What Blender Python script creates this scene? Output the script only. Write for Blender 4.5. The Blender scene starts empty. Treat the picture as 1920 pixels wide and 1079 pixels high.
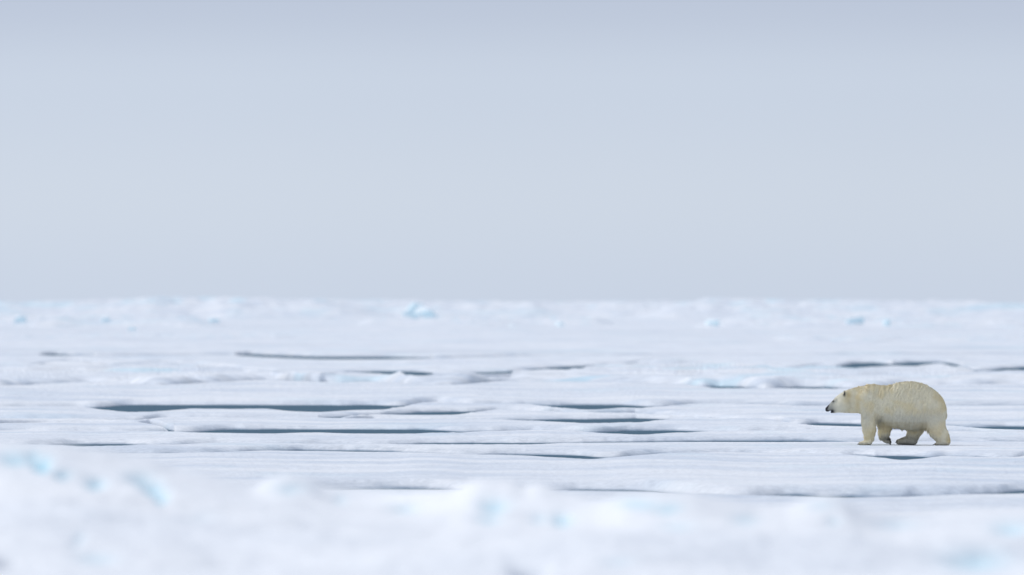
import bpy, bmesh, math, random
import numpy as np
from mathutils import Vector

# ---------------------------------------------------------------- camera, sky, sun, exposure
scene = bpy.context.scene
col = scene.collection
FPX, HOR, ZC, DB = 16000.0, 570.0, 2.88, 167.0     # focal length in photo pixels, horizon row, eye height, bear distance

cd = bpy.data.cameras.new('camera')
cam = bpy.data.objects.new('camera', cd)
col.objects.link(cam)
cd.sensor_width = 36.0
cd.lens = FPX * 36.0 / 1920.0
cd.clip_start, cd.clip_end = 1.0, 60000.0
cam.location = (0, 0, ZC)
cam.rotation_euler = (math.radians(90) + math.atan((HOR - 539.5) / FPX), 0, 0)
cd.dof.use_dof = True
cd.dof.focus_distance = DB
cd.dof.aperture_fstop = 2.05
scene.camera = cam
scene.view_settings.view_transform = 'Standard'
scene.view_settings.look = 'None'
scene.view_settings.gamma = 1
scene.view_settings.use_curve_mapping = False
scene.view_settings.exposure = 0.0
scene.cycles.use_denoising = True

SUN_EL, SUN_AZ = math.radians(40), math.radians(-75)   # azimuth clockwise from +Y (view direction)
world = bpy.data.worlds.new('World')
scene.world = world
world.use_nodes = True
nt = world.node_tree
nt.nodes.clear()
def N(t, **k):
    n = nt.nodes.new(t)
    for a, b in k.items(): setattr(n, a, b)
    return n
sky = N('ShaderNodeTexSky', sky_type='NISHITA')
sky.sun_disc = False
sky.sun_elevation = SUN_EL
sky.sun_rotation = SUN_AZ
sky.air_density, sky.dust_density = 1.0, 4.0
tc = N('ShaderNodeTexCoord')
sep = N('ShaderNodeSeparateXYZ')
nt.links.new(tc.outputs['Generated'], sep.inputs[0])
ramp = N('ShaderNodeValToRGB')       # overcast deck: pale over the ice, slightly greyer above
mr = N('ShaderNodeMapRange')
mr.inputs['From Min'].default_value = -0.002
mr.inputs['From Max'].default_value = 0.6
nt.links.new(sep.outputs[2], mr.inputs['Value'])
nt.links.new(mr.outputs[0], ramp.inputs[0])
def lin(r, g, b):
    f = lambda c: (c / 255 / 12.92) if c / 255 <= 0.04045 else ((c / 255 + 0.055) / 1.055) ** 2.4
    return (f(r), f(g), f(b), 1)
K = 10.0                               # background strength is 0.1
def setk(i, p, c):
    e = ramp.color_ramp.elements
    el = e[i] if i < len(e) else e.new(p)
    el.position = p
    el.color = c
setk(0, 0.0, lin(205, 216, 233))
setk(1, 1.0, lin(212, 220, 234))
setk(2, 0.024, lin(209, 219, 233))
setk(3, 0.046, lin(204, 215, 231))
setk(4, 0.064, lin(191, 202, 221))
setk(5, 0.20, lin(194, 204, 222))
ramp.color_ramp.interpolation = 'EASE'
noi = N('ShaderNodeTexNoise')
noi.inputs['Scale'].default_value = 9.0
noi.inputs['Detail'].default_value = 2.0
mpn = N('ShaderNodeMapping')
mpn.inputs['Location'].default_value = (0.35, 0.0, 0.2)
nt.links.new(tc.outputs['Generated'], mpn.inputs[0])
nt.links.new(mpn.outputs[0], noi.inputs['Vector'])
mr2 = N('ShaderNodeMapRange')
mr2.inputs['To Min'].default_value = K * 0.985
mr2.inputs['To Max'].default_value = K * 1.06
nt.links.new(noi.outputs['Fac'], mr2.inputs['Value'])
vm = N('ShaderNodeVectorMath', operation='SCALE')
nt.links.new(ramp.outputs[0], vm.inputs[0])
nt.links.new(mr2.outputs[0], vm.inputs['Scale'])
mix = N('ShaderNodeMix', data_type='RGBA')
mix.inputs[0].default_value = 0.94     # cloud cover over the clear sky
nt.links.new(sky.outputs[0], mix.inputs[6])
nt.links.new(vm.outputs[0], mix.inputs[7])
bg = N('ShaderNodeBackground')
bg.inputs['Strength'].default_value = 0.1
out = N('ShaderNodeOutputWorld')
nt.links.new(mix.outputs[2], bg.inputs[0])
nt.links.new(bg.outputs[0], out.inputs[0])

sl = bpy.data.lights.new('sun', 'SUN')
sl.energy = 1.6
sl.angle = math.radians(50)
sl.color = (1.0, 0.985, 0.965)
sun = bpy.data.objects.new('sun', sl)
col.objects.link(sun)
sd = Vector((math.sin(SUN_AZ) * math.cos(SUN_EL), math.cos(SUN_AZ) * math.cos(SUN_EL), math.sin(SUN_EL)))
sun.rotation_euler = (-sd).to_track_quat('-Z', 'Y').to_euler()
sun.location = (0, 0, 60)

# ---------------------------------------------------------------- helpers
def hash2(ix, iy, seed):
    h = (ix.astype(np.int64) * 374761393 + iy.astype(np.int64) * 668265263 + seed * 2147483647) & 0xFFFFFFFF
    h = ((h ^ (h >> 13)) * 1274126177) & 0xFFFFFFFF
    h = h ^ (h >> 16)
    return (h & 0xFFFFFF) / float(0xFFFFFF) * 2 - 1
def noise2(x, y, seed=0):
    x = np.asarray(x, float); y = np.asarray(y, float)
    x, y = np.broadcast_arrays(x, y)
    ix, iy = np.floor(x), np.floor(y)
    fx, fy = x - ix, y - iy
    u, v = fx * fx * fx * (fx * (fx * 6 - 15) + 10), fy * fy * fy * (fy * (fy * 6 - 15) + 10)
    a, b = hash2(ix, iy, seed), hash2(ix + 1, iy, seed)
    c, d = hash2(ix, iy + 1, seed), hash2(ix + 1, iy + 1, seed)
    return (a * (1 - u) + b * u) * (1 - v) + (c * (1 - u) + d * u) * v
def fbm(x, y, seed=0, octs=4, gain=0.5, lac=2.03):
    s, amp, t = 0, 1.0, 0
    for o in range(octs):
        s = s + amp * noise2(x * lac ** o + 17.3 * o, y * lac ** o - 9.1 * o, seed + o * 7)
        t += amp
        amp *= gain
    return s / t
def sstep(a, b, x):
    t = np.clip((x - a) / (b - a), 0, 1)
    return t * t * (3 - 2 * t)
def poly(pts, x):
    p = np.array(pts, float)
    y = np.interp(x, p[:, 0], p[:, 1])
    return y
def smooth_poly(pts, x):                # rounded version of the polyline
    return (poly(pts, x - 14) + 2 * poly(pts, x - 7) + 3 * poly(pts, x) + 2 * poly(pts, x + 7) + poly(pts, x + 14)) / 9
def grid_mesh(name, V, nu, nv, attrs, mat, smooth=True):
    me = bpy.data.meshes.new(name)
    i = np.arange((nv - 1) * (nu - 1))
    r, c = i // (nu - 1), i % (nu - 1)
    a = r * nu + c
    F = np.stack([a, a + nu, a + nu + 1, a + 1], 1)
    fill(me, V.reshape(-1, 3), F, smooth)
    for k, v in attrs.items():
        at = me.attributes.new(k, 'FLOAT', 'POINT')
        at.data.foreach_set('value', np.ascontiguousarray(v, np.float32).ravel())
    me.materials.append(mat)
    o = bpy.data.objects.new(name, me)
    col.objects.link(o)
    return o
def fill(me, V, F, smooth=True):
    V = np.ascontiguousarray(V, np.float32); F = np.ascontiguousarray(F, np.int32)
    k = F.shape[1]
    me.vertices.add(len(V)); me.vertices.foreach_set('co', V.ravel())
    me.loops.add(F.size); me.loops.foreach_set('vertex_index', F.ravel())
    me.polygons.add(len(F))
    me.polygons.foreach_set('loop_start', np.arange(0, F.size, k, dtype=np.int32))
    me.polygons.foreach_set('loop_total', np.full(len(F), k, np.int32))
    me.update(calc_edges=True)
    me.polygons.foreach_set('use_smooth', np.full(len(F), smooth))
    me.validate()
def tag(o, label=None, cat=None, group=None, kind=None):
    for k, v in (('label', label), ('category', cat), ('group', group), ('kind', kind)):
        if v: o[k] = v
    return o
def material(name):
    m = bpy.data.materials.new(name)
    m.use_nodes = True
    t = m.node_tree
    b = t.nodes['Principled BSDF']
    return m, t, b

# snow with blue ice and grey-blue tint (wet edges, painted shade) from attributes
def snow_material(name, fine=60.0, bump=0.02, base=(0.845, 0.865, 0.905), speck=0.11, stretch=1.0):
    m, t, b = material(name)
    L = t.links.new
    geo = t.nodes.new('ShaderNodeNewGeometry')
    n1 = t.nodes.new('ShaderNodeTexNoise'); n1.inputs['Scale'].default_value = 0.35; n1.inputs['Detail'].default_value = 5
    n2 = t.nodes.new('ShaderNodeTexNoise'); n2.inputs['Scale'].default_value = fine / 6; n2.inputs['Detail'].default_value = 6
    mpz = t.nodes.new('ShaderNodeMapping'); mpz.inputs['Scale'].default_value = (.55, .95, 1)
    L(geo.outputs['Position'], mpz.inputs[0]); L(mpz.outputs[0], n1.inputs['Vector']); L(geo.outputs['Position'], n2.inputs['Vector'])
    c0 = t.nodes.new('ShaderNodeMix'); c0.data_type = 'RGBA'
    c0.inputs[6].default_value = (base[0] * (1 - 1.8 * speck), base[1] * (1 - 1.4 * speck), base[2] * (1 - 0.9 * speck), 1)
    c0.inputs[7].default_value = (*base, 1)
    r = t.nodes.new('ShaderNodeMapRange'); r.inputs['From Min'].default_value = 0.35; r.inputs['From Max'].default_value = 0.6
    L(n1.outputs[0], r.inputs['Value']); L(r.outputs[0], c0.inputs[0])
    c1 = t.nodes.new('ShaderNodeMix'); c1.data_type = 'RGBA'; c1.blend_type = 'MULTIPLY'; c1.inputs[0].default_value = 1
    r2 = t.nodes.new('ShaderNodeMapRange'); r2.inputs['From Min'].default_value = 0.3; r2.inputs['From Max'].default_value = 0.65
    r2.inputs['To Min'].default_value = 1 - 1.5 * speck; r2.inputs['To Max'].default_value = 1
    L(n2.outputs[0], r2.inputs['Value']); L(c0.outputs[2], c1.inputs[6]); L(r2.outputs[0], c1.inputs[7])
    aw = t.nodes.new('ShaderNodeAttribute'); aw.attribute_name = 'wet_shade'
    ab = t.nodes.new('ShaderNodeAttribute'); ab.attribute_name = 'blue'
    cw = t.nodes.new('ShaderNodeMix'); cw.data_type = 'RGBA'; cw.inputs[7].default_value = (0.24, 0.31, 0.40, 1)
    cb = t.nodes.new('ShaderNodeMix'); cb.data_type = 'RGBA'; cb.inputs[7].default_value = (0.36, 0.70, 0.83, 1)
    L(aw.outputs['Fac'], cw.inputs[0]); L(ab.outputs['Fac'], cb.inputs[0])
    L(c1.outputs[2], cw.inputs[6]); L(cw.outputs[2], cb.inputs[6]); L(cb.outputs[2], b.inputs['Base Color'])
    b.inputs['Roughness'].default_value = 0.75
    b.inputs['Specular IOR Level'].default_value = 0.15
    bp = t.nodes.new('ShaderNodeBump'); bp.inputs['Distance'].default_value = bump; bp.inputs['Strength'].default_value = 0.8
    n3 = t.nodes.new('ShaderNodeTexNoise'); n3.inputs['Scale'].default_value = fine / 7; n3.inputs['Detail'].default_value = 8; n3.inputs['Roughness'].default_value = 0.65
    L(geo.outputs['Position'], n3.inputs['Vector']); L(n3.outputs[0], bp.inputs['Height']); L(bp.outputs[0], b.inputs['Normal'])
    return m
M_SNOW = snow_material('snow', bump=0.035)
M_FAR = snow_material('far_snow', fine=6, bump=0.1)
M_NEAR = snow_material('near_snow', fine=40, bump=0.012, speck=0.04, base=(0.88, 0.89, 0.915))

# ---------------------------------------------------------------- sea water
m, t, b = material('water')
t.nodes.remove(b)
dif = t.nodes.new('ShaderNodeBsdfDiffuse'); dif.inputs['Color'].default_value = (0.06, 0.125, 0.18, 1)
glo = t.nodes.new('ShaderNodeBsdfGlossy'); glo.inputs['Roughness'].default_value = .25
lw = t.nodes.new('ShaderNodeFresnel'); lw.inputs['IOR'].default_value = 1.33
sc_ = t.nodes.new('ShaderNodeMath'); sc_.operation = 'MULTIPLY'; sc_.inputs[1].default_value = .22
mx = t.nodes.new('ShaderNodeMixShader')
t.links.new(lw.outputs[0], sc_.inputs[0]); t.links.new(sc_.outputs[0], mx.inputs[0])
t.links.new(dif.outputs[0], mx.inputs[1]); t.links.new(glo.outputs[0], mx.inputs[2])
t.links.new(mx.outputs[0], t.nodes['Material Output'].inputs['Surface'])
geo = t.nodes.new('ShaderNodeNewGeometry')
mp = t.nodes.new('ShaderNodeMapping'); mp.inputs['Scale'].default_value = (0.7, 1.0, 1.0)
nn = t.nodes.new('ShaderNodeTexNoise'); nn.inputs['Scale'].default_value = 5; nn.inputs['Detail'].default_value = 5
bp = t.nodes.new('ShaderNodeBump'); bp.inputs['Distance'].default_value = 0.12; bp.inputs['Strength'].default_value = 1.0
t.links.new(geo.outputs['Position'], mp.inputs[0]); t.links.new(mp.outputs[0], nn.inputs['Vector'])
t.links.new(nn.outputs[0], bp.inputs['Height']); [t.links.new(bp.outputs[0], q.inputs['Normal']) for q in (dif, glo, lw)]
M_WATER = m
xs = np.array([-6000, -600, -60, 0, 60, 600, 6000.]); ys = np.array([-50, 60, 150, 300, 700, 2000, 11500.])
X, Y = np.meshgrid(xs, ys)
o = grid_mesh('sea_water', np.stack([X, Y, 0 * X], 2), len(xs), len(ys), {}, M_WATER)
tag(o, 'dark slate blue sea water showing in the leads between the floes', kind='structure')
# flip if needed
if o.data.polygons[0].normal.z < 0: o.data.flip_normals()

# ---------------------------------------------------------------- ice floes, far to near
# crest: back rim of the floe seen over the water; leads: open water in front of it (x0, x1, photo pixels of water)
LAYERS = [
 dict(crest=[(-600,668),(0,667),(80,667),(150,669),(260,667),(440,666),(455,668),(520,671),(600,674),(700,674),(820,672),(1000,667),(1400,666),(1920,664),(2600,664)],
      h=.13, amp=.05, leads=[(665,835,[(665,696),(770,698),(835,699.5)]),(850,1160,[(850,699),(950,698),(1010,692),(1160,682)]),(1590,1665,[(1590,681),(1665,681.5)]),(1670,1800,[(1670,680),(1800,681)]),(1830,2500,[(1830,690),(1920,689),(2500,686)])],
      label='flat snowy floe far back, just beyond the long dark leads'),
 dict(crest=[(-600,690),(0,687),(60,686),(80,683),(140,676),(190,682),(210,685),(260,684),(310,680),(345,683),(360,681),(430,690),(520,699),(600,702),(665,698),(700,700),(760,704),(790,705),(840,702),(950,701),(1010,694),(1060,695),(1130,686),(1170,683),(1220,676),(1270,676),(1300,681),(1360,684),(1430,686),(1470,693),(1540,685),(1570,688),(1600,692),(1660,686),(1727,687),(1734,683),(1745,684),(1763,681),(1780,685),(1805,693),(1840,698),(1870,699),(1885,694),(1920,697),(2600,690)],
      h=.26, amp=.13, leads=[(1470,1590,[(1470,726),(1590,727.5)]),(1325,1400,[(1325,725),(1400,726)])], rough=1.8, blue=.5,
      label='hummocky floe with a lumpy raised crest behind the bear'),
 dict(crest=[(-600,722),(0,724),(160,716),(300,722),(500,712),(640,718),(700,716),(810,721),(850,722),(940,714),(1100,716),(1280,720),(1350,729),(1400,728),(1480,728),(1580,730),(1700,722),(1920,720),(2600,720)],
      h=.14, amp=.05, leads=[(140,790,[(140,760.5),(300,760.3),(640,761),(700,760),(790,755)]),(985,1250,[(985,757.3),(1050,760.5),(1250,760.5)])], rough=1.2,
      label='broad smooth floe behind the longest dark lead'),
 dict(crest=[(-600,764),(0,763),(145,762),(200,769),(250,774),(300,771),(360,766),(430,767),(500,766),(540,771),(600,773),(660,769),(720,768),(750,764),(780,757),(820,753),(880,757),(930,757),(990,758),(1010,760),(1050,766),(1100,768),(1200,766),(1240,762),(1300,757),(1400,757),(1500,761),(1600,760),(1800,760),(1920,760),(2600,760)],
      h=.10, amp=.035, leads=[(735,905,[(735,776),(905,771)]),(-100,50,[(-100,791),(50,791.5)]),(1500,1640,[(1500,794),(1640,796)]),(1790,2500,[(1790,798.5),(1920,801),(2500,801)])], rough=1.2,
      label='narrow floe on the near shore of the longest dark lead'),
 dict(crest=[(560,787),(640,781),(700,777),(780,778),(860,778),(895,772),(930,768),(1000,770),(1100,773),(1200,776),(1300,780),(1420,788)], x=(560,1420),
      h=.10, amp=.03, leads=[(960,1345,[(960,785.5),(1100,787.5),(1345,782)])], rough=1.6,
      label='short rounded floe between two dark leads at mid frame'),
 dict(crest=[(-600,790),(0,785),(150,786),(260,788),(300,783),(400,783),(500,784),(640,785),(780,786),(900,786),(1000,789),(1100,794),(1200,792),(1260,787),(1340,784),(1450,788),(1510,797),(1610,800),(1700,795),(1780,798),(1850,804),(1920,806),(2600,806)],
      h=.10, amp=.03, leads=[(335,890,[(335,806.3),(640,806),(890,807)]),(1100,1330,[(1100,809),(1330,808)])],
      label='long slim floe running behind the bear with a straight dark lead in front'),
 dict(crest=[(-600,798),(0,796),(60,793),(150,791),(250,790),(290,797),(330,808)], x=(-600,338), tp=34,
      h=.10, amp=.02, leads=[],
      label='tapering snow floe at the left edge ending at the straight lead'),
 dict(crest=[(-600,809),(0,807),(310,809),(400,812),(500,813),(600,811),(640,813),(780,814),(850,812),(900,809),(1000,806),(1060,807),(1120,812),(1200,815),(1260,812),(1340,809),(1500,806),(1700,806),(1800,808),(2600,806)],
      h=.10, amp=.03, leads=[(80,300,[(80,833),(300,834)]),(720,1600,[(720,831.6),(1000,832),(1300,827.8),(1600,827.5)])], rough=1.2,
      label='floe with a fine rough rim directly behind the bear\'s legs'),
 dict(crest=[(-600,836),(0,834),(75,835),(150,838),(300,835),(400,831),(500,832),(640,832),(760,834),(1000,834),(1060,831),(1280,829),(1400,829),(1600,829),(1700,828),(1780,826),(1850,827),(1920,828),(2600,830)],
      h=.115, amp=.018, leads=[(480,780,[(480,844),(780,847.5)]),(900,1160,[(900,851.5),(1000,853.5),(1160,856)]),(1600,1760,[(1600,851),(1640,856),(1760,856.5)])],
      label='snow floe the polar bear is walking on'),
 dict(crest=[(-600,850),(0,850),(300,850),(400,848),(500,845),(640,847),(780,849),(880,852),(980,854),(1060,859),(1110,861),(1160,857),(1240,850),(1350,848),(1530,850),(1600,853),(1640,857),(1690,863),(1740,859),(1770,855),(1830,857),(1900,858),(1940,852),(2600,850)],
      h=.12, amp=.022, leads=[(560,900,[(560,916),(900,916.5)]),(1010,1290,[(1010,918),(1230,920.7),(1290,924.5)]),(1400,1650,[(1400,927),(1480,928.8),(1650,931)]),(1840,2500,[(1840,922.5),(1890,921),(2500,920)])],
      label='widest smooth floe, in front of the bear'),
 dict(crest=[(-600,925),(300,925),(600,919),(670,918),(870,918),(1030,919),(1230,922),(1280,926),(1480,930),(1600,933),(1700,931),(1790,927),(1920,925),(2600,925)],
      h=.10, amp=.02, leads=[], last=985,
      label='nearest crisp floe, half hidden by the blurred snow bank'),
]
XMIN, XMAX = -560.0, 2480.0
def layer_crest(L, x):
    return smooth_poly(L['crest'], x)
def in_front(i, x):                    # crest of the next nearer floe that covers x
    y = np.full_like(x, np.nan)
    for L in LAYERS[i + 1:]:
        a, b_ = L.get('x', (-1e9, 1e9))
        mg = .35 * L.get('tp', 110)      # the tapering tips lie on the floe behind
        ok = np.isnan(y) & (x >= a + mg) & (x <= b_ - mg)
        y = np.where(ok, layer_crest(L, x), y)
    if LAYERS[i].get('last'): y = np.full_like(x, float(LAYERS[i]['last']))
    return y
def floe_columns():
    a = np.arange(XMIN, -40, 10.0); b_ = np.arange(-40, 1960, 2.3); c = np.arange(1960, XMAX, 10.0)
    return np.concatenate([a, b_, c])
HB = {}
def make_floe(i, L):
    x = floe_columns()
    a, b_ = L.get('x', (XMIN, XMAX))
    x = x[(x >= a) & (x <= b_)]
    cr = layer_crest(L, x)
    nx = in_front(i, x)
    w = np.zeros_like(x); num = nx * 1e-6; den = np.full_like(x, 1e-6)
    for (g0, g1, pts) in L['leads']:
        rmp = min(110, .35 * (g1 - g0))
        k = sstep(g0 - 40, g0 + rmp, x) * (1 - sstep(g1 - rmp, g1 + 40, x))
        num = num + k * poly(pts, x); den = den + k; w = np.maximum(w, k)
    line = num / den
    line = line + .45 * fbm(x / 60, 0 * x, 95 + i, 4)
    fr_j = .4 * fbm(x / 130, 0 * x, 97 + i, 3) + .45
    hid = nx + 0.022 * (nx - HOR) * np.clip(.1 + 1.0 * fr_j, .05, 1)
    fr = hid * (1 - w) + np.minimum(line, hid) * w
    fr = np.maximum(fr, cr + 1.0)
    taper = sstep(a - 1, a + L.get('tp', 110) * .8, x) * (1 - sstep(b_ - L.get('tp', 110) * .8, b_ + 1, x)) if 'x' in L else np.ones_like(x)
    h = L['h'] * (1 if L['h'] == .115 else (1 + .32 * fbm(x / 210, 0 * x, 87 + i, 3))) * (0.35 + .65 * taper) * (1.3 if L['h'] < .2 and L['h'] != .115 else 1)
    dc = FPX * (ZC - h) / (cr - HOR)
    df = FPX * ZC / (fr - HOR)
    df = np.minimum(df, dc - 1.2)
    # rows: negative s = back flank, 0..1 = top from rim to front edge
    far = dc.mean() / 160
    nb, nt_, nf = 8, 44, 20
    s = np.concatenate([-(np.linspace(1, 0, nb, endpoint=False)), np.linspace(0, 1, nt_, endpoint=False), 1 + np.linspace(0, 1, nf)])
    S = s[:, None]
    roll = (np.clip(.3 * (dc - df), .5, 1.5) * (1 + .45 * fbm(x / 55, 0 * x, 99 + i, 3)) * max(1, (dc.mean() / 200) ** 1.8))[None, :]
    roll = np.minimum(roll, .7 * (dc - df)[None, :])       # width of the rounded front
    top_w = (dc - df)[None, :] - roll
    D = np.where(S < 0, dc[None, :] + (-S) * 2.2 * far,
        np.where(S < 1, dc[None, :] - S * top_w, dc[None, :] - top_w - (S - 1) * (roll * 1.02)))
    X = (x[None, :] - 960) * D / FPX
    amp = L['amp']; rg = L.get('rough', 1.0); sc = max(1, far)
    nz = 1.7 * amp * fbm(X / (5.0 * sc), D / (2.4 * sc), 11 + i, 5, .55)
    fade = 1 - .75 * sstep(.8, 1.05, S)
    nz = nz + .35 * amp * fade * fbm(X / (.8 * sc), D / (1.1 * sc), 51 + i, 4, .55)
    nz = nz + .009 * sc * rg * fade * fbm(X / (.22 * sc), D / (.4 * sc), 71 + i, 3, .6)
    sag = np.clip(S, 0, 1)
    undul = -.10 * sag ** 1.5 * h[None, :]
    Z = h[None, :] + undul + nz * sstep(-1, .06, S) * (1 - .3 * sstep(0, .0001, -S))
    # keep rim near its designed height
    Z = Z - (nz * .7) * np.exp(-(np.clip(S, 0, 9) / .05) ** 2)
    t_ = np.clip(S - 1, 0, 1)
    edge = fbm(X / (1.3 * sc), D / 1.6, 131 + i, 5, .55)
    t2 = np.clip(t_ + .09 * rg * edge * np.sin(np.pi * t_), 0, 1)
    drop = .5 * t2 ** 1.7 + .5 * (1 - np.sqrt(np.clip(1 - t2 ** 4, 0, 1)))
    Z = np.where(S > 1, Z * (1 - drop) - .12 * drop + .010 * rg * edge * np.sin(np.pi * t_), Z)
    back = np.clip(-S, 0, 1)
    Z = np.where(S < 0, Z * (1 - back ** 1.6) - .15 * back ** 1.6, Z)
    if 'x' in L: Z = Z * 1 - .25 * (1 - sstep(0, L.get('tp', 110), x - a) * (1 - sstep(-L.get('tp', 110), 0, x - b_)))[None, :]
    spk = fbm(X / (.25 * sc), Z / .05 + D / 1.5, 141 + i, 3, .6)
    wet_shade = ((1 - sstep(.0, .04, Z + .02 * edge)) * .75 + (1 - sstep(.02, .15, Z + .05 * edge)) * np.clip(.12 + .30 * spk + .35 * fbm(X / 2.5, 0 * X, 151 + i, 2), 0, .6)) * (S > .95)  # wet ice at the waterline, plus grey shade painted up the front face
    bl = .6 * L.get('blue', .12) * sstep(.25, .6, fbm(X / 1.7 / sc, D / 3.5 / sc, 171 + i, 3)) * (S > 0)
    V = np.stack([X, D, Z], 2)
    o = grid_mesh('ice_floe', V, len(x), len(s), {'wet_shade': wet_shade, 'blue': bl}, M_SNOW if i > 1 else M_FAR)
    if o.data.polygons[len(x) * 20].normal.z < 0: o.data.flip_normals()
    tag(o, L['label'], 'ice floe', 'ice floes separated by dark leads')
    if L['h'] == .115: HB['V'] = V
    return o
for i, L in enumerate(LAYERS):
    make_floe(i, L)

# far ice sheet up to the horizon
def far_sheet():
    x = np.arange(-1400, 3321, 6.0)
    y_front = poly([(-1400,663),(0,664),(80,664),(110,664.5),(165,664.5),(260,666),(430,666),(445,663),(520,665.5),(600,669),(700,670),(820,671),(1000,667),(3321,665)], x)
    g = np.zeros_like(x)
    for g0, g1, k in ((78,190,4.5),(442,830,4.)):
        g = np.maximum(g, k * sstep(g0, g0 + 30, x) * (1 - sstep(g1 - 130, g1, x)))
    fr = np.where(g > .2, layer_crest(LAYERS[0], x) - g, layer_crest(LAYERS[0], x) + 2.2)
    dF = FPX * ZC / (fr - HOR)
    q = np.concatenate([np.linspace(0, .03, 14), np.geomspace(.033, 1, 220)])
    D = dF[None, :] * (9000 / dF[None, :]) ** q[:, None]
    X = (x[None, :] - 960) * D / FPX
    Z = .16 + .07 * fbm(X / 9, D / 28, 300, 4) + .05 * fbm(X / 3, D / 9, 310, 3)
    e = np.clip((D - dF[None, :]) / 5, 0, 1)
    Z = Z * np.sqrt(1 - (1 - e) ** 2.2) - .1 * (1 - e) ** 3
    wet_shade = (1 - sstep(0, .08, Z)) * .8 + .16 * sstep(.05, .6, fbm(X / 14, D / 30, 330, 4))
    bl = .10 * sstep(.2, .6, fbm(X / 5, D / 22, 320, 3))
    o = grid_mesh('sea_ice', np.stack([X, D, Z], 2), len(x), len(q), {'wet_shade': wet_shade, 'blue': bl}, M_FAR)
    if o.data.polygons[5000].normal.z < 0: o.data.flip_normals()
    tag(o, 'flat snow covered sea ice reaching to the horizon', kind='structure')
far_sheet()

# pressure ridges towards the horizon (rubble of ice humps)
def ridge(name, x0, x1, d, depth, height, seed, label, blue=.35, fx=1.0, group='low pressure ridges towards the horizon'):
    nu = int((x1 - x0) / 2.6); nv = 40
    x = np.linspace(x0, x1, nu)
    s = np.linspace(-1, 1, nv)
    D = d + s[:, None] * depth + 6 * noise2(x[None, :] / 90, s[:, None] * 0, seed)
    X = (x[None, :] - 960) * D / FPX
    sc = height / 1.5
    r = 1 - np.abs(fbm(X / (4.5 * sc * fx), D / (9 * sc), seed + 3, 4, .6)) * 2.2
    lump = sstep(-.5, .7, fbm(X / (9 * sc * fx), D / (30 * sc), seed + 9, 3))
    fine_ = fbm(X / (1.1 * sc), D / (3 * sc), seed + 15, 3)
    env = np.clip(1 - s[:, None] ** 2, 0, 1) ** .8 * sstep(0, .12, (x - x0) / (x1 - x0))[None, :] * (1 - sstep(.88, 1, (x - x0) / (x1 - x0)))[None, :]
    Z = height * env * (.62 + .20 * lump * np.clip(r, 0, 1) + .12 * fine_) + .05 - .35 * (1 - env)
    gx = np.gradient(Z, axis=1)
    bl = blue * sstep(.1, .55, fbm(X / (2.2 * sc), D / (5 * sc), seed + 21, 3)) * env
    o = grid_mesh(name, np.stack([X, D, Z], 2), nu, nv, {'wet_shade': Z * 0, 'blue': bl}, M_FAR)
    if o.data.polygons[nu * 10].normal.z < 0: o.data.flip_normals()
    tag(o, label, 'pressure ridge', group)
ridge('pressure_ridge', -900, 800, 1650, 80, 5.0, 401, 'pale ridge of snowy ice rubble on the horizon at left')
ridge('pressure_ridge', 440, 1560, 1750, 80, 4.9, 421, 'pale ridge of snowy ice rubble on the horizon at mid frame')
ridge('pressure_ridge', 1130, 2820, 1600, 80, 4.9, 441, 'pale ridge of snowy ice rubble on the horizon above the bear')
ridge('pressure_ridge', -700, 480, 1050, 45, 1.9, 461, 'low rubble ridge with bluish gaps at the left, below the horizon ridge')
ridge('pressure_ridge', 640, 1180, 1150, 45, 1.3, 481, 'low rubble ridge around the small blue ice blocks at mid frame')
ridge('pressure_ridge', 1240, 2620, 1000, 45, 2.0, 501, 'low bluish rubble ridge at the right, below the horizon ridge')
ridge('pressure_ridge', 1380, 2300, 640, 25, .7, 521, 'thin snow hump crossing the flat ice right of centre', blue=.2)
ridge('pressure_ridge', -500, 640, 700, 25, .55, 541, 'thin snow hump crossing the flat ice at the left', blue=.2)

# ---------------------------------------------------------------- blue ice blocks
m, t, b = material('blue_ice')
L_ = t.links.new
geo = t.nodes.new('ShaderNodeNewGeometry')
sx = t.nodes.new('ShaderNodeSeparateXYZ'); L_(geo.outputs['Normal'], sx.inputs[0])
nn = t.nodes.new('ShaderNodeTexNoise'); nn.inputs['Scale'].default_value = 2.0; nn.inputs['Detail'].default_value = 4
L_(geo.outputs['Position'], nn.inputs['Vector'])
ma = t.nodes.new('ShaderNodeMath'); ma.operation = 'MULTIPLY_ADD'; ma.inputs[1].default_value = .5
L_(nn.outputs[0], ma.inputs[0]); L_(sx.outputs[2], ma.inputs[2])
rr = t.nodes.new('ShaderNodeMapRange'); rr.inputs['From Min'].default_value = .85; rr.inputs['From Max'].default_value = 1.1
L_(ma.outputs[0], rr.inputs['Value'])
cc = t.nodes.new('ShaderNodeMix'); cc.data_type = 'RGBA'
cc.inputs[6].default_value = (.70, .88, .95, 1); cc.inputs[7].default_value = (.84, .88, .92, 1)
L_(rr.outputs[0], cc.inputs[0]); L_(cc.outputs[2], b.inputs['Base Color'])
b.inputs['Roughness'].default_value = .35
M_BLUE = m
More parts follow.
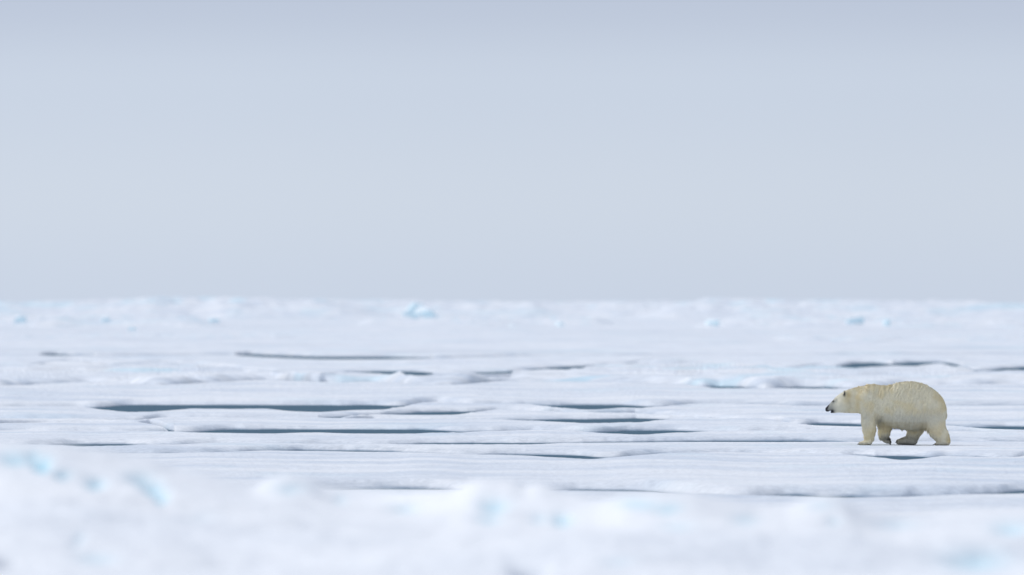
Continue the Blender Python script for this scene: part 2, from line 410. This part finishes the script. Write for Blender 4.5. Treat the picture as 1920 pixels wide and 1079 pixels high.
def ice_block(px, py, d, w_px, h_px, label, seed, tilt=0., group='blue ice blocks', sink=.25):
    rnd = random.Random(seed)
    bm = bmesh.new()
    bmesh.ops.create_cube(bm, size=1)
    bmesh.ops.subdivide_edges(bm, edges=bm.edges[:], cuts=3, use_grid_fill=True)
    W, H = w_px * d / FPX, h_px * d / FPX
    cuts = [(Vector((rnd.uniform(-1, 1), rnd.uniform(-1, 1), rnd.uniform(.2, 1))).normalized(), rnd.uniform(.3, .48)) for _ in range(7)]
    for v in bm.verts:
        for n, c in cuts:
            e = v.co.dot(n) - c
            if e > 0: v.co -= n * e
        v.co += Vector((rnd.uniform(-.02, .02), rnd.uniform(-.02, .02), rnd.uniform(-.03, .03)))
    for v in bm.verts:
        v.co = Vector((v.co.x * W, v.co.y * W * .8, (v.co.z + .5) * H * 1.25))
        if v.co.z < .02 * H: v.co.z = -sink * H
    me = bpy.data.meshes.new('ice_block')
    bm.to_mesh(me); bm.free()
    me.materials.append(M_BLUE)
    o = bpy.data.objects.new('ice_block', me); col.objects.link(o)
    zb = ZC - (py + h_px / 2 - HOR) * d / FPX
    o.location = ((px - 960) * d / FPX, d, zb)
    o.rotation_euler = (0, tilt, rnd.uniform(-.3, .3))
    tag(o, label, 'ice block', group)
    return o
ice_block(772, 580, 1500, 26, 21, 'pale blue ice peak standing on the horizon ridge', 1, .3)
ice_block(800, 586, 1490, 44, 12, 'low blue slab leaning against the right of the horizon peak', 2, .28)
ice_block(763, 587, 1485, 16, 7, 'tiny blue lump at the left foot of the horizon peak', 3)
ice_block(896, 615, 1040, 34, 7, 'flat pale blue slab below and right of the horizon peak', 4)
ice_block(962, 613.5, 1045, 17, 7, 'small pale blue slab between two wider slabs', 5)
ice_block(1024, 617, 1035, 30, 8, 'wide pale blue slab, rightmost of the row below the horizon', 6)
ice_block(1048, 613, 1036, 20, 13, 'upright blue lump standing on the end of the wide slab', 7)
ice_block(38, 598, 960, 20, 10, 'blue ice lump near the left edge, below the horizon', 8)
ice_block(198, 599, 960, 16, 6, 'small blue lump second from the left below the horizon', 9)
ice_block(402, 600, 960, 18, 6, 'small blue lump left of mid frame below the horizon', 10)
ice_block(1335, 604, 950, 26, 8, 'blue slab above the hummocky crest right of centre', 11, .15)
ice_block(1603, 600, 955, 32, 10, 'pale blue hump above the head of the bear, far away', 12)
ice_block(1663, 605, 940, 13, 9, 'small blue lump right of the pale hump above the bear', 13)
ice_block(352, 649, 600, 22, 5, 'thin bluish slab lying on the flat ice above the left lead', 14)
ice_block(1538, 704, 352, 22, 8, 'blue lump in the hummocky crest just above the head of the bear', 15, .2)
ice_block(602, 713, 345, 24, 5, 'blue flake in the snow left of the second lead', 16)
ice_block(248, 616, 820, 14, 5, 'grey blue lump on the flat ice at the left, under the small lump', 17)

# ---------------------------------------------------------------- blurred snow bank in the foreground
FG = [(-900,800),(-300,815),(0,826),(60,832),(110,836),(200,846),(280,862),(330,880),(400,895),(450,908),(480,911),(510,895),(545,890),(580,897),(605,912),(650,915),(700,919),(760,925),(850,921),(878,905),(900,901),(960,902),(985,913),(1010,906),(1025,912),(1060,927),(1120,940),(1180,928),(1240,923),(1300,926),(1350,938),(1420,953),(1470,951),(1510,937),(1545,929),(1580,935),(1615,957),(1680,972),(1740,968),(1800,960),(1900,958),(2100,950),(2700,930)]
SPOTS = [  # px, py, sx, sy, depth, blue
 (30,858,28,12,.10,.55),(80,866,18,13,.16,1.0),(62,852,14,8,.1,.6),(117,888,16,7,.10,.65),(178,905,16,9,.12,.8),(262,893,26,9,.1,.45),(283,907,18,12,.14,.75),(302,926,14,12,.14,.75),
 (545,915,28,10,.06,.3),(640,936,14,8,.05,.25),(760,952,26,8,.06,.35),(925,946,24,12,.1,.6),(918,972,22,7,.06,.4),(1012,972,14,8,.05,.35),(1055,974,18,9,.08,.65),(1200,944,40,8,.07,.45),(1250,950,26,9,.08,.55),(1270,985,30,8,.04,.25),
 (1400,975,24,8,.04,.3),(1540,948,26,8,.04,.25),(1565,976,14,7,.05,.3),(1680,983,40,8,.04,.25),(1895,988,34,12,.08,.5),
 (150,1007,10,6,.05,.3),(140,1020,9,6,.04,.25),(180,1046,34,9,.05,.3),(1830,1048,60,20,.08,.45),(1160,1052,30,7,.04,.2),(380,968,30,9,.03,.1)]
DARK = [(5,1052,20,8,.22),(988,1070,26,14,.30)]
def fg_bank():
    x = np.concatenate([np.arange(-900, -60, 14.), np.arange(-60, 1980, 4.), np.arange(1980, 2700, 14.)])
    yc = (poly(FG, x - 9) + 2 * poly(FG, x) + poly(FG, x + 9)) / 4
    d0 = 63.0 + 2.5 * noise2(x / 310, 0 * x, 700)
    d1 = 55.0
    zc_ = ZC - (yc - HOR) * d0 / FPX
    zb = ZC - (1092 - HOR) * d1 / FPX
    nb, nm, nf = 26, 150, 24
    s = np.concatenate([-np.linspace(1, 0, nb, endpoint=False), np.linspace(0, 1, nm, endpoint=False), 1 + np.linspace(0, 1, nf)])
    S = s[:, None]
    T = np.clip(S, 0, 1)
    D = np.where(S < 0, d0[None, :] + (-S) * 16, np.where(S < 1, d0[None, :] + (d1 - d0[None, :]) * S, d1 - (S - 1) * 17))
    X = (x[None, :] - 960) * D / FPX
    def wide(y, wpx):
        xi_ = np.arange(-900, 2700, 4.); yi = np.interp(xi_, x, y)
        kx = np.exp(-.5 * (np.arange(-3 * wpx, 3 * wpx + 1, 4.) / wpx) ** 2); kx /= kx.sum()
        return np.interp(x, xi_, np.convolve(np.pad(yi, len(kx) // 2, mode='edge'), kx, 'same')[len(kx) // 2:len(kx) // 2 + len(xi_)])
    z1, z2 = wide(zc_, 30), wide(zc_, 110)
    k1, k2 = sstep(0, .22, T), sstep(.15, .7, T)
    zz = zc_[None, :] * (1 - k1) + k1 * ((z1 - .06)[None, :] * (1 - k2) + z2[None, :] * k2)
    Z = zz * (1 - T) + zb * T
    Z = Z + .05 * np.sin(np.pi * np.clip(T, 0, 1)) * 0
    Z = Z + (.06 * fbm(X / .8, D / .9, 710, 5, .55) + .15 * fbm(X / 2.2, D / 1.8, 730, 3)) * sstep(0, .18, T) * np.ones_like(D)
    Z = Z + .010 * fbm(X / .16, D / .3, 750, 4, .6)
    PY = HOR + (ZC - Z) * FPX / D
    bl = np.zeros_like(Z); dark_k = np.zeros_like(Z); dep = np.zeros_like(Z)
    XX = x[None, :] + 0 * D
    wob = 7 * fbm(X / .2, D / .3, 760, 3)
    for (px, py, sx_, sy_, dp, bb) in SPOTS:
        g = np.exp(-(((XX - px + wob) / sx_) ** 2 + ((PY - py + wob * .5) / sy_) ** 2)) * (S > -.02)
        bl = np.maximum(bl, .9 * bb * g); dep = dep + dp * g
    for (px, py, sx_, sy_, dp) in DARK:
        g = np.exp(-(((XX - px) / sx_) ** 2 + ((PY - py) / sy_) ** 2)) * (S > 0)
        dep = dep + dp * g; dark_k = np.maximum(dark_k, .55 * g)  # these dents are also tinted darker
    Z = Z - .55 * dep * sstep(0, .15, T)
    B_ = np.clip(-S, 0, 1)
    Z = np.where(S < 0, Z * (1 - sstep(0, 1, B_)) - .2 * sstep(0, 1, B_), Z)
    Fq = np.clip(S - 1, 0, 1)
    Z = np.where(S > 1, Z * (1 - sstep(0, 1, Fq)) - .2 * sstep(0, 1, Fq), Z)
    o = grid_mesh('snow_bank', np.stack([X, D, Z], 2), len(x), len(s), {'wet_shade': dark_k, 'blue': bl}, M_NEAR)
    if o.data.polygons[len(x) * 60].normal.z < 0: o.data.flip_normals()
    tag(o, 'out of focus snow bank with blue ice hollows across the foreground', 'snow bank')
fg_bank()

# ---------------------------------------------------------------- polar bear (built at the origin, walking towards -X)
U = 574.0
def bx(v): return (v - 965) / U
def bz(v): return (862 - v) / U
SL = np.array([  # X, top, bottom, half width   (in 574ths of a metre)
 [283,452,470,4],[287,446,483,15],[298,436,491,23],[320,415,492,27],[345,388,490,31],[372,358,490,42],[400,326,497,60],[450,287,501,80],[500,259,504,92],[560,236,503,97],[620,219,500,108],
 [700,203,512,128],[760,188,540,158],[820,180,572,176],[880,191,600,186],[950,197,628,192],[1020,188,648,198],[1080,170,664,204],[1150,156,678,210],[1230,150,684,214],
 [1300,155,682,216],[1380,171,672,216],[1450,205,655,208],[1520,251,640,192],[1580,309,618,162],[1620,370,596,124],[1640,428,592,84],[1649,480,545,24]], float)
NEAR = [  # round-cone chains: list of (X, Z, y, radius, width factor)
 [(745,350,-88,112),(770,520,-112,84),(768,610,-116,82),(776,700,-116,73),(772,775,-116,56),(766,815,-116,43)],
 [(770,830,-116,34),(720,842,-118,27),(668,846,-120,18)],
 [(1470,440,-70,165),(1505,600,-112,122),(1535,690,-118,103),(1588,765,-122,84),(1618,808,-124,62),(1640,834,-124,37)],
 [(1645,834,-124,34),(1580,845,-126,26),(1520,853,-128,15)],
 [(1400,470,95,170),(1345,610,112,105),(1300,700,118,84),(1276,760,120,72),(1266,808,122,60)],
 [(1285,826,122,37),(1200,815,124,44),(1110,832,126,27)],
 [(860,440,80,130),(935,570,105,92),(962,660,110,74),(950,725,112,68),(948,768,112,56),(982,808,112,40),(1016,836,112,20)],
]
TOES = []
for k in range(5):
    o_ = (k - 2) * 15.5
    TOES.append((662 + abs(k - 2) * 7, 849, -120 + o_, 11.5))
    TOES.append((1512 + abs(k - 2) * 7, 855, -128 + o_, 10))
    TOES.append((1102 + abs(k - 2) * 6, 836 - (2 - abs(k - 2)) * 3, 126 + o_, 15))
    TOES.append((1020 - abs(k - 2) * 5, 838 + 3, 112 + o_, 12))

hgrid = 0.0115
gx = np.arange(bx(262), bx(1700), hgrid); gy = np.arange(-.47, .47, hgrid); gz = np.arange(-.05, bz(120), hgrid)
GX, GY, GZ = np.meshgrid(gx, gy, gz, indexing='ij')
GX = GX.astype(np.float32); GY = GY.astype(np.float32); GZ = GZ.astype(np.float32)
def smin(a, b_, k):
    h = np.clip(.5 + .5 * (b_ - a) / k, 0, 1)
    return b_ * (1 - h) + a * h - k * h * (1 - h)
def cone_chain(ch, ysc=1.0):
    d = None
    for (a, b_) in zip(ch[:-1], ch[1:]):
        pa = np.array([bx(a[0]), a[2] / U, bz(a[1])]); pb = np.array([bx(b_[0]), b_[2] / U, bz(b_[1])])
        ra, rb = a[3] / U, b_[3] / U
        ab = pb - pa
        q = ((GX - pa[0]) * ab[0] + (GY - pa[1]) * ab[1] + (GZ - pa[2]) * ab[2]) / (ab @ ab)
        q = np.clip(q, 0, 1)
        e = np.sqrt((GX - pa[0] - q * ab[0]) ** 2 + ((GY - pa[1] - q * ab[1]) * ysc) ** 2 + (GZ - pa[2] - q * ab[2]) ** 2) - (ra + (rb - ra) * q)
        d = e if d is None else smin(d, e, .02)
    return d
xi = 965 + GX[:, 0, 0] * U
top = np.interp(xi, SL[:, 0], SL[:, 1]); bot = np.interp(xi, SL[:, 0], SL[:, 2]); wid = np.interp(xi, SL[:, 0], SL[:, 3])
ker = np.array([1, 2, 3, 2, 1.]) / 9
sm = lambda a: np.convolve(np.pad(a, 2, mode='edge'), ker, 'valid')
body_part = sstep(560, 700, xi)
top = sm(sm(top)) * body_part + top * (1 - body_part); bot = sm(sm(bot)) * body_part + bot * (1 - body_part)
zt, zb_, ww = bz(top), bz(bot), wid / U
zc_ = ((zt + zb_) / 2)[:, None, None]; hz = np.maximum((zt - zb_) / 2, .004)[:, None, None]; w3 = np.maximum(ww, .004)[:, None, None]
egg = 1 - .12 * np.clip((GZ - zc_) / hz, -1, 1)          # narrower towards the spine
rr_ = np.sqrt(((GZ - zc_) / hz) ** 2 + (GY / (w3 * egg)) ** 2)
F = (rr_ - 1) * np.minimum(hz, w3)
outx = np.maximum(bx(284) - GX, GX - bx(1650))
F = np.maximum(F, outx).astype(np.float32)
# lower jaw, cheeks
jaw = cone_chain([(352, 497, 0, 11), (385, 488, 0, 17), (450, 470, 0, 30)], .9)
notch = cone_chain([(318, 497, 0, 5), (338, 488, 0, 7), (360, 484, 0, 4)], .25)
F = np.maximum(F, -notch)
F = smin(F, jaw, .008)
for sgn in (-1, 1):
    F = smin(F, cone_chain([(480, 400, sgn * 48, 52), (520, 410, sgn * 50, 60)]), .05)
    F = smin(F, cone_chain([(372, 380, sgn * 30, 14), (400, 360, sgn * 38, 18)]), .02)   # brow
for n_, ch in enumerate(NEAR):
    paw = len(ch) == 3
    F = smin(F, cone_chain(ch, .62 if paw else 1.0), .03 if paw else .06)
for (a, b_, c, r) in TOES:
    F = smin(F, np.sqrt((GX - bx(a)) ** 2 + (GY - c / U) ** 2 + (GZ - bz(b_)) ** 2) - r / U, .008)
for sgn in (-1, 1):                                          # ear cups
    c = (bx(500), sgn * 72 / U, bz(286))
    e = np.sqrt(((GX - c[0]) / .4) ** 2 + (GY - c[1]) ** 2 + ((GZ - c[2]) / 1.25) ** 2) - .050
    F = smin(F, e * .5, .01)
flat = 5 / U - GZ
F = np.maximum(F, (-GZ + bz(864)) .astype(np.float32))

def surface_nets(F, gx, gy, gz):
    ins = F < 0
    nx_, ny_, nz_ = F.shape
    acc = np.zeros((nx_ - 1, ny_ - 1, nz_ - 1, 3), np.float32); cnt = np.zeros((nx_ - 1, ny_ - 1, nz_ - 1), np.float32)
    corners = [(i, j, k) for i in (0, 1) for j in (0, 1) for k in (0, 1)]
    sub = lambda A, c: A[c[0]:nx_ - 1 + c[0], c[1]:ny_ - 1 + c[1], c[2]:nz_ - 1 + c[2]]
    for c in corners:
        for ax in range(3):
            if c[ax] == 1: continue
            d = list(c); d[ax] = 1; d = tuple(d)
            A, B = sub(F, c), sub(F, d)
            cross = (A < 0) != (B < 0)
            t_ = np.where(cross, A / np.where(cross, A - B, 1), 0)
            for q in range(3):
                val = c[q] + (t_ if q == ax else 0)
                acc[..., q] += np.where(cross, val, 0)
            cnt += cross
    act = cnt > 0
    idx = -np.ones(act.shape, np.int64); idx[act] = np.arange(act.sum())
    I = np.argwhere(act)
    P = (acc[act] / cnt[act][:, None] + I) * hgrid + np.array([gx[0], gy[0], gz[0]])
    quads = []
    for ax in range(3):
        u, v = (ax + 1) % 3, (ax + 2) % 3
        s0 = [slice(1, -1)] * 3; s1 = [slice(1, -1)] * 3
        s0[ax] = slice(0, -1); s1[ax] = slice(1, None)
        A, B = ins[tuple(s0)], ins[tuple(s1)]
        for flip, M in ((False, A & ~B), (True, ~A & B)):
            E = np.argwhere(M)
            if not len(E): continue
            off = np.ones(3, int); off[ax] = 0
            E = E + off
            def at(du, dv):
                e = E.copy(); e[:, u] += du; e[:, v] += dv
                return idx[e[:, 0], e[:, 1], e[:, 2]]
            Q = np.stack([at(-1, -1), at(0, -1), at(0, 0), at(-1, 0)], 1)
            if flip: Q = Q[:, ::-1]
            quads.append(Q)
    return P, np.concatenate(quads)
P, Q = surface_nets(F, gx, gy, gz)
# Laplacian smoothing
def smooth_pts(P, Q, it, lam=.5):
    for _ in range(it):
        acc = np.zeros_like(P); c = np.zeros(len(P))
        for k in range(4):
            a, b_ = Q[:, k], Q[:, (k + 1) % 4]
            for q in range(3):
                acc[:, q] += np.bincount(a, P[b_, q], len(P)) + np.bincount(b_, P[a, q], len(P))
            c += np.bincount(a, minlength=len(P)) + np.bincount(b_, minlength=len(P))
        P = P + lam * (acc / c[:, None] - P)
    return P
P = smooth_pts(P, Q, 2)
def vnormals(P, Q):
    n = np.cross(P[Q[:, 2]] - P[Q[:, 0]], P[Q[:, 3]] - P[Q[:, 1]])
    N_ = np.zeros_like(P)
    for k in range(4):
        for q in range(3): N_[:, q] += np.bincount(Q[:, k], n[:, q], len(P))
    return N_ / np.maximum(np.linalg.norm(N_, axis=1, keepdims=True), 1e-12)
Nv = vnormals(P, Q)
# wet clumps: near vertical grooves down the flank
def px_of(p): return 965 + p[:, 0] * U, 862 - p[:, 2] * U
PX, PZ = px_of(P)
flank = sstep(680, 820, PX) * (1 - sstep(1400, 1600, PX)) * sstep(160, 230, PZ) * (1 - sstep(560, 680, PZ))
warp = 14 * fbm(PX / 90, PZ / 60, 5, 2)
groove = fbm((PX + warp + .25 * (PZ - 300)) / 15, PZ / 70, 21, 3, .6)
P = P + Nv * (.014 * (groove - .05) * (.12 + .88 * flank))[:, None]
P = P + Nv * (.006 * fbm(PX / 24, PZ / 30, 33, 3))[:, None] * sstep(520, 620, PX)[:, None]
Nv = vnormals(P, Q)

def fur_colour(p, n):
    X_, Z_ = px_of(p); Y_ = p[:, 1]
    base = np.array([.95, .885, .70])
    yel = np.array([.88, .72, .38]); grey = np.array([.78, .755, .64]); dark = np.array([.030, .030, .034]); smoke = np.array([.27, .28, .27])
    c = np.tile(base, (len(p), 1))
    def mixc(c, col_, k): return c * (1 - k[:, None]) + col_[None, :] * k[:, None]
    pat = sstep(-.25, .55, fbm(X_ / 110, Z_ / 80 + Y_ * 3, 61, 3))
    c = mixc(c, yel, .38 * pat * sstep(430, 600, X_))
    g = lambda cx, cz, sx_, sz_: np.exp(-((X_ - cx) / sx_) ** 2 - ((Z_ - cz) / sz_) ** 2)
    c = mixc(c, yel, np.clip(.8 * g(540, 300, 32, 45) + .55 * g(505, 370, 45, 45) + .45 * g(640, 420, 30, 90) + .5 * g(1150, 705, 300, 28) + .45 * g(1390, 640, 60, 70) + .75 * g(1668, 815, 30, 60) + .4 * g(1600, 350, 60, 90) + .5 * g(950, 650, 90, 60) + .45 * g(775, 740, 60, 90), 0, .85))
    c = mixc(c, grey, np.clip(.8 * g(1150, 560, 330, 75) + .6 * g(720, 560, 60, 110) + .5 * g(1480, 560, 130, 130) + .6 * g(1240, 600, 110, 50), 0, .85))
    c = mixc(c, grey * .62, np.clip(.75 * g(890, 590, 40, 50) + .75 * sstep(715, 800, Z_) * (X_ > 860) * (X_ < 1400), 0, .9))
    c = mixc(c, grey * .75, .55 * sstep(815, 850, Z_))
    # head: pale grey, smoky muzzle, black nose and lips
    c = mixc(c, np.array([.60, .58, .47]), .62 * (1 - sstep(420, 620, X_)))
    c = mixc(c, smoke, .75 * (1 - sstep(335, 430, X_)))
    nose = (1 - sstep(302, 322, X_ + .35 * (Z_ - 455)))
    lip = np.clip((1 - sstep(330, 352, X_)) * sstep(468, 480, Z_) + g(360, 488, 24, 24) * 1.3, 0, 1)
    rim = g(0, 0, 1, 1) * 0
    eye = g(372, 373, 15, 10) * 1.0
    bridge = .6 * (1 - sstep(300, 360, X_)) 
    c = mixc(c, dark, np.clip(nose + lip + eye + bridge * .5, 0, 1))
    # pads of the lifted forepaw, dark spaces between toes
    sole = (Y_ > 0) * (g(1005, 800, 26, 16) + g(1025, 835, 18, 18) + .4 * g(960, 790, 40, 25))
    toe = (Y_ > 0) * (g(1092, 828, 14, 10)) * .7 + .25 * g(665, 845, 35, 8) + .35 * g(1520, 853, 45, 8)
    c = mixc(c, np.array([.07, .065, .06]), np.clip(sole + toe, 0, .85))
    ear = np.exp(-((X_ - 492) / 11) ** 2 - ((Z_ - 286) / 27) ** 2) * (np.abs(Y_) > .09)
    c = mixc(c, np.array([.05, .05, .055]), np.clip(ear * 1.5, 0, 1) * .95)
    return c

m, t, b = material('bear_fur')
a_ = t.nodes.new('ShaderNodeAttribute'); a_.attribute_name = 'tint'
t.links.new(a_.outputs['Color'], b.inputs['Base Color'])
b.inputs['Roughness'].default_value = .7
b.inputs['Specular IOR Level'].default_value = .2
M_FUR = m
# strands let some light through
M_HAIR, t, b = material('fur_strands')
a_ = t.nodes.new('ShaderNodeAttribute'); a_.attribute_name = 'tint'
t.nodes.remove(b)
df_ = t.nodes.new('ShaderNodeBsdfDiffuse'); tr_ = t.nodes.new('ShaderNodeBsdfTranslucent'); ms_ = t.nodes.new('ShaderNodeMixShader')
ms_.inputs[0].default_value = .22
for q in (df_, tr_): t.links.new(a_.outputs['Color'], q.inputs['Color'])
t.links.new(df_.outputs[0], ms_.inputs[1]); t.links.new(tr_.outputs[0], ms_.inputs[2]); t.links.new(ms_.outputs[0], t.nodes['Material Output'].inputs['Surface'])
root = bpy.data.objects.new('polar_bear', None); col.objects.link(root)
tag(root, 'cream coloured polar bear walking left across the snowy ice, head held low', 'polar bear')
me = bpy.data.meshes.new('body')
fill(me, P, Q)
C = fur_colour(P, Nv)
def set_col(me, C):
    at = me.color_attributes.new('tint', 'FLOAT_COLOR', 'POINT')
    at.data.foreach_set('color', np.concatenate([C, np.ones((len(C), 1))], 1).astype(np.float32).ravel())
set_col(me, C * .96)
me.materials.append(M_FUR)
body = bpy.data.objects.new('body', me); col.objects.link(body); body.parent = root

# fur strands
rng = np.random.default_rng(4)
tri = np.concatenate([Q[:, [0, 1, 2]], Q[:, [0, 2, 3]]])
A_, B_, C_ = P[tri[:, 0]], P[tri[:, 1]], P[tri[:, 2]]
area = np.linalg.norm(np.cross(B_ - A_, C_ - A_), axis=1)
NS = 170000
pick = rng.choice(len(tri), NS, p=area / area.sum())
r1, r2 = np.sqrt(rng.random(NS)), rng.random(NS)
w0, w1, w2 = 1 - r1, r1 * (1 - r2), r1 * r2
cen = (A_ + B_ + C_) / 3
cX, cZ = px_of(cen)
nrm = np.cross(B_ - A_, C_ - A_); nrm /= np.maximum(np.linalg.norm(nrm, axis=1, keepdims=True), 1e-12)
bel = np.where((cX > 900) & (cX < 1420) & (cZ > 600) & (cZ < 712) & (np.abs(cen[:, 1]) < .38) & (nrm[:, 2] < -.2))[0]
NB = 16000
pick[:NB] = rng.choice(bel, NB)
mixv = lambda V: w0[:, None] * V[tri[pick, 0]] + w1[:, None] * V[tri[pick, 1]] + w2[:, None] * V[tri[pick, 2]]
p0 = mixv(P); n0 = mixv(Nv); n0 /= np.linalg.norm(n0, axis=1, keepdims=True)
X_, Z_ = px_of(p0)
headk = 1 - sstep(430, 600, X_)
legk = sstep(650, 720, Z_)
belly = sstep(590, 650, Z_) * (1 - sstep(700, 730, Z_)) * (X_ > 860) * (X_ < 1430)
down = np.zeros((NS, 3)); down[:, 2] = -1; down[:, 0] = .35 * (1 - legk) + 1.2 * headk + .5 * sstep(1300, 1600, X_) * (1 - legk)
ln = .034 + 0 * X_
ln = ln * (1 - headk) + .010 * headk
ln += .035 * belly * np.clip(.8 + .4 * fbm(X_ / 12, Z_ * 0, 411, 2), .5, 1.1) * (n0[:, 2] < .1)
ln = np.where(Z_ > 800, .016, ln)
ln += .02 * legk * ((X_ > 800) & (X_ < 870)) * (Z_ < 800)
ln = np.where((X_ > 1640) & (Z_ > 700) & (Z_ < 840), .034, ln)
ln[:NB] = .050 * (.9 + .2 * fbm(X_[:NB] / 9, Z_[:NB] * 0, 412, 2)) * rng.uniform(.5, 1.2, NB)
gr0 = fbm((X_ + 14 * fbm(X_ / 90, Z_ / 60, 5, 2) + .25 * (Z_ - 300)) / 15, Z_ / 70, 21, 3, .6)
ln *= rng.uniform(.6, 1.25, NS) * np.clip(.8 + .8 * gr0 * sstep(640, 760, X_), .25, 1.5)
keep = (X_ > 345)
# clump coherent drift
fr1 = fbm((X_ + .25 * (Z_ - 300)) / 13, Z_ / 60, 71, 2, .6); fr2 = fbm(X_ / 40, Z_ / 25, 81, 2)
tang = down - n0 * (down * n0).sum(1)[:, None]
tang /= np.maximum(np.linalg.norm(tang, axis=1, keepdims=True), .15)
side = np.cross(n0, tang)
lift = .30 + .15 * rng.random(NS) - .12 * headk
dirv = tang + n0 * lift[:, None] + side * (.6 * fr1 + .25 * fr2 + .14 * rng.standard_normal(NS))[:, None]
dirv += np.array([0, 0, -1.0]) * (belly * .9)[:, None]
dirv /= np.linalg.norm(dirv, axis=1, keepdims=True)
mid = p0 + dirv * (ln * .55)[:, None]
g_ = np.array([0, 0, -1.0]); g_ = g_[None, :] - n0 * np.clip((g_[None, :] * n0).sum(1), -1, 0)[:, None]
dir2 = dirv - n0 * (.25 * (1 - belly))[:, None] + .4 * g_
dir2 /= np.linalg.norm(dir2, axis=1, keepdims=True)
tip = mid + dir2 * (ln * .5)[:, None]
tip[:, 2] = np.maximum(tip[:, 2], .0)
wv = np.cross(dirv, n0); wv /= np.maximum(np.linalg.norm(wv, axis=1, keepdims=True), 1e-6)
wd = (.0022 + .0012 * rng.random(NS))[:, None] * (1 - .4 * headk)[:, None]
wd[:NB] *= .6
base_ = p0 - n0 * .003
V5 = np.stack([base_ - wv * wd, base_ + wv * wd, mid + wv * wd * .8, mid - wv * wd * .8, tip], 1)
keepi = np.where(keep)[0]
V5 = V5[keepi]
n = len(keepi)
b0 = np.arange(n)[:, None] * 5
T3 = np.concatenate([b0 + np.array([0, 1, 2]), b0 + np.array([0, 2, 3]), b0 + np.array([3, 2, 4])], 1).reshape(-1, 3)
me = bpy.data.meshes.new('fur')
fill(me, V5.reshape(-1, 3), T3)
cs = fur_colour(p0[keepi], n0[keepi]) * (rng.uniform(.90, 1.10, n) * (1 + .17 * np.clip(gr0[keepi], -.6, .3) * (.25 + .75 * sstep(680, 800, X_[keepi]) * (1 - sstep(560, 760, Z_[keepi])))))[:, None]
fringe = (keepi < NB)[:, None]
cs = np.where(fringe, cs * .35 + np.array([.74, .65, .42]) * .65, cs)
tipc = np.clip(cs * 1.06, 0, .96)
CC = np.stack([cs * .95, cs * .95, cs, cs, tipc], 1).reshape(-1, 3)
set_col(me, CC)
nn5 = n0[keepi] + .35 * side[keepi] * rng.standard_normal(n)[:, None] + .25 * tang[keepi]
nn5 /= np.linalg.norm(nn5, axis=1, keepdims=True)
if len(me.vertices) == n * 5:
    me.normals_split_custom_set_from_vertices(np.repeat(nn5, 5, 0).astype(np.float32))
me.materials.append(M_HAIR)
fur = bpy.data.objects.new('fur', me); col.objects.link(fur); fur.parent = root
fur['kind'] = 'stuff'

# eyes, nose, claws
m, t, b = material('wet_black')
b.inputs['Base Color'].default_value = (.012, .012, .014, 1); b.inputs['Roughness'].default_value = .25
M_BLACK = m
def part_mesh(name, bm, mat, smooth=True):
    me = bpy.data.meshes.new(name); bm.to_mesh(me); bm.free()
    for p in me.polygons: p.use_smooth = smooth
    me.materials.append(mat)
    o = bpy.data.objects.new(name, me); col.objects.link(o); o.parent = root
    return o
for sgn in (-1, 1):
    bm = bmesh.new(); bmesh.ops.create_uvsphere(bm, u_segments=12, v_segments=8, radius=.0125)
    e = part_mesh('eye', bm, M_BLACK)
    e.location = (bx(374), sgn * 39 / U, bz(373))
bm = bmesh.new(); bmesh.ops.create_uvsphere(bm, u_segments=16, v_segments=12, radius=1)
for v in bm.verts:
    v.co = Vector((v.co.x * .021, v.co.y * .030 * (1 + .25 * v.co.z), v.co.z * .024))
    for s_ in (-1, 1):                                       # nostril dents
        dd = (v.co - Vector((-.018, s_ * .014, -.002))).length
        if dd < .011: v.co.x += .010 * (1 - dd / .011)
e = part_mesh('nose', bm, M_BLACK); e.location = (bx(297), 0, bz(459))
cl = []
for k in range(5):
    o_ = (k - 2) * 15.5
    cl += [(650 + abs(k - 2) * 7, 853, -120 + o_, -1), (1500 + abs(k - 2) * 7, 857, -128 + o_, -1), (1086 + abs(k - 2) * 6, 838, 126 + o_, -1), (1026 - abs(k - 2) * 5, 850, 112 + o_, .3)]
proto = None
for (a, b_, c, dx) in cl:
    if proto is None:
        bm = bmesh.new()
        rings = []
        for j in range(5):
            q = j / 4
            cx, cz, r = -.030 * q, .006 * math.sin(q * 2.2) - .016 * q * q, .0058 * (1 - q) + .0006
            rings.append([bm.verts.new((cx, r * math.cos(a2), cz + r * math.sin(a2))) for a2 in [i_ * math.pi / 3 for i_ in range(6)]])
        for r0, r1_ in zip(rings[:-1], rings[1:]):
            for i_ in range(6): bm.faces.new((r0[i_], r0[(i_ + 1) % 6], r1_[(i_ + 1) % 6], r1_[i_]))
        proto = part_mesh('claw', bm, M_BLACK)
        cw_ = proto
    else:
        cw_ = proto.copy(); col.objects.link(cw_); cw_.parent = root
    cw_.location = (bx(a), c / U, bz(b_))
    cw_.rotation_euler = (0, 0 if dx < 0 else math.radians(-100), 0)

# stand the bear on the floe
SC = DB / FPX * U / 6
root.scale = (SC, SC, SC)
foot = FPX * (ZC - .115) / (833.6 - HOR)
root.location = ((1500 + 965 / 6 - 960) * DB / FPX, DB, ZC - (833.6 - HOR) * DB / FPX - .006)
print('bear base z', root.location.z, 'scale', SC)
V = HB['V']
for fx in (640, 800, 1100, 1300, 1500, 1680):
    wx = root.location.x + bx(fx) * SC
    k = np.argmin((V[..., 0] - wx) ** 2 + (V[..., 1] - DB) ** 2)
    print('ground under', fx, V.reshape(-1, 3)[k])
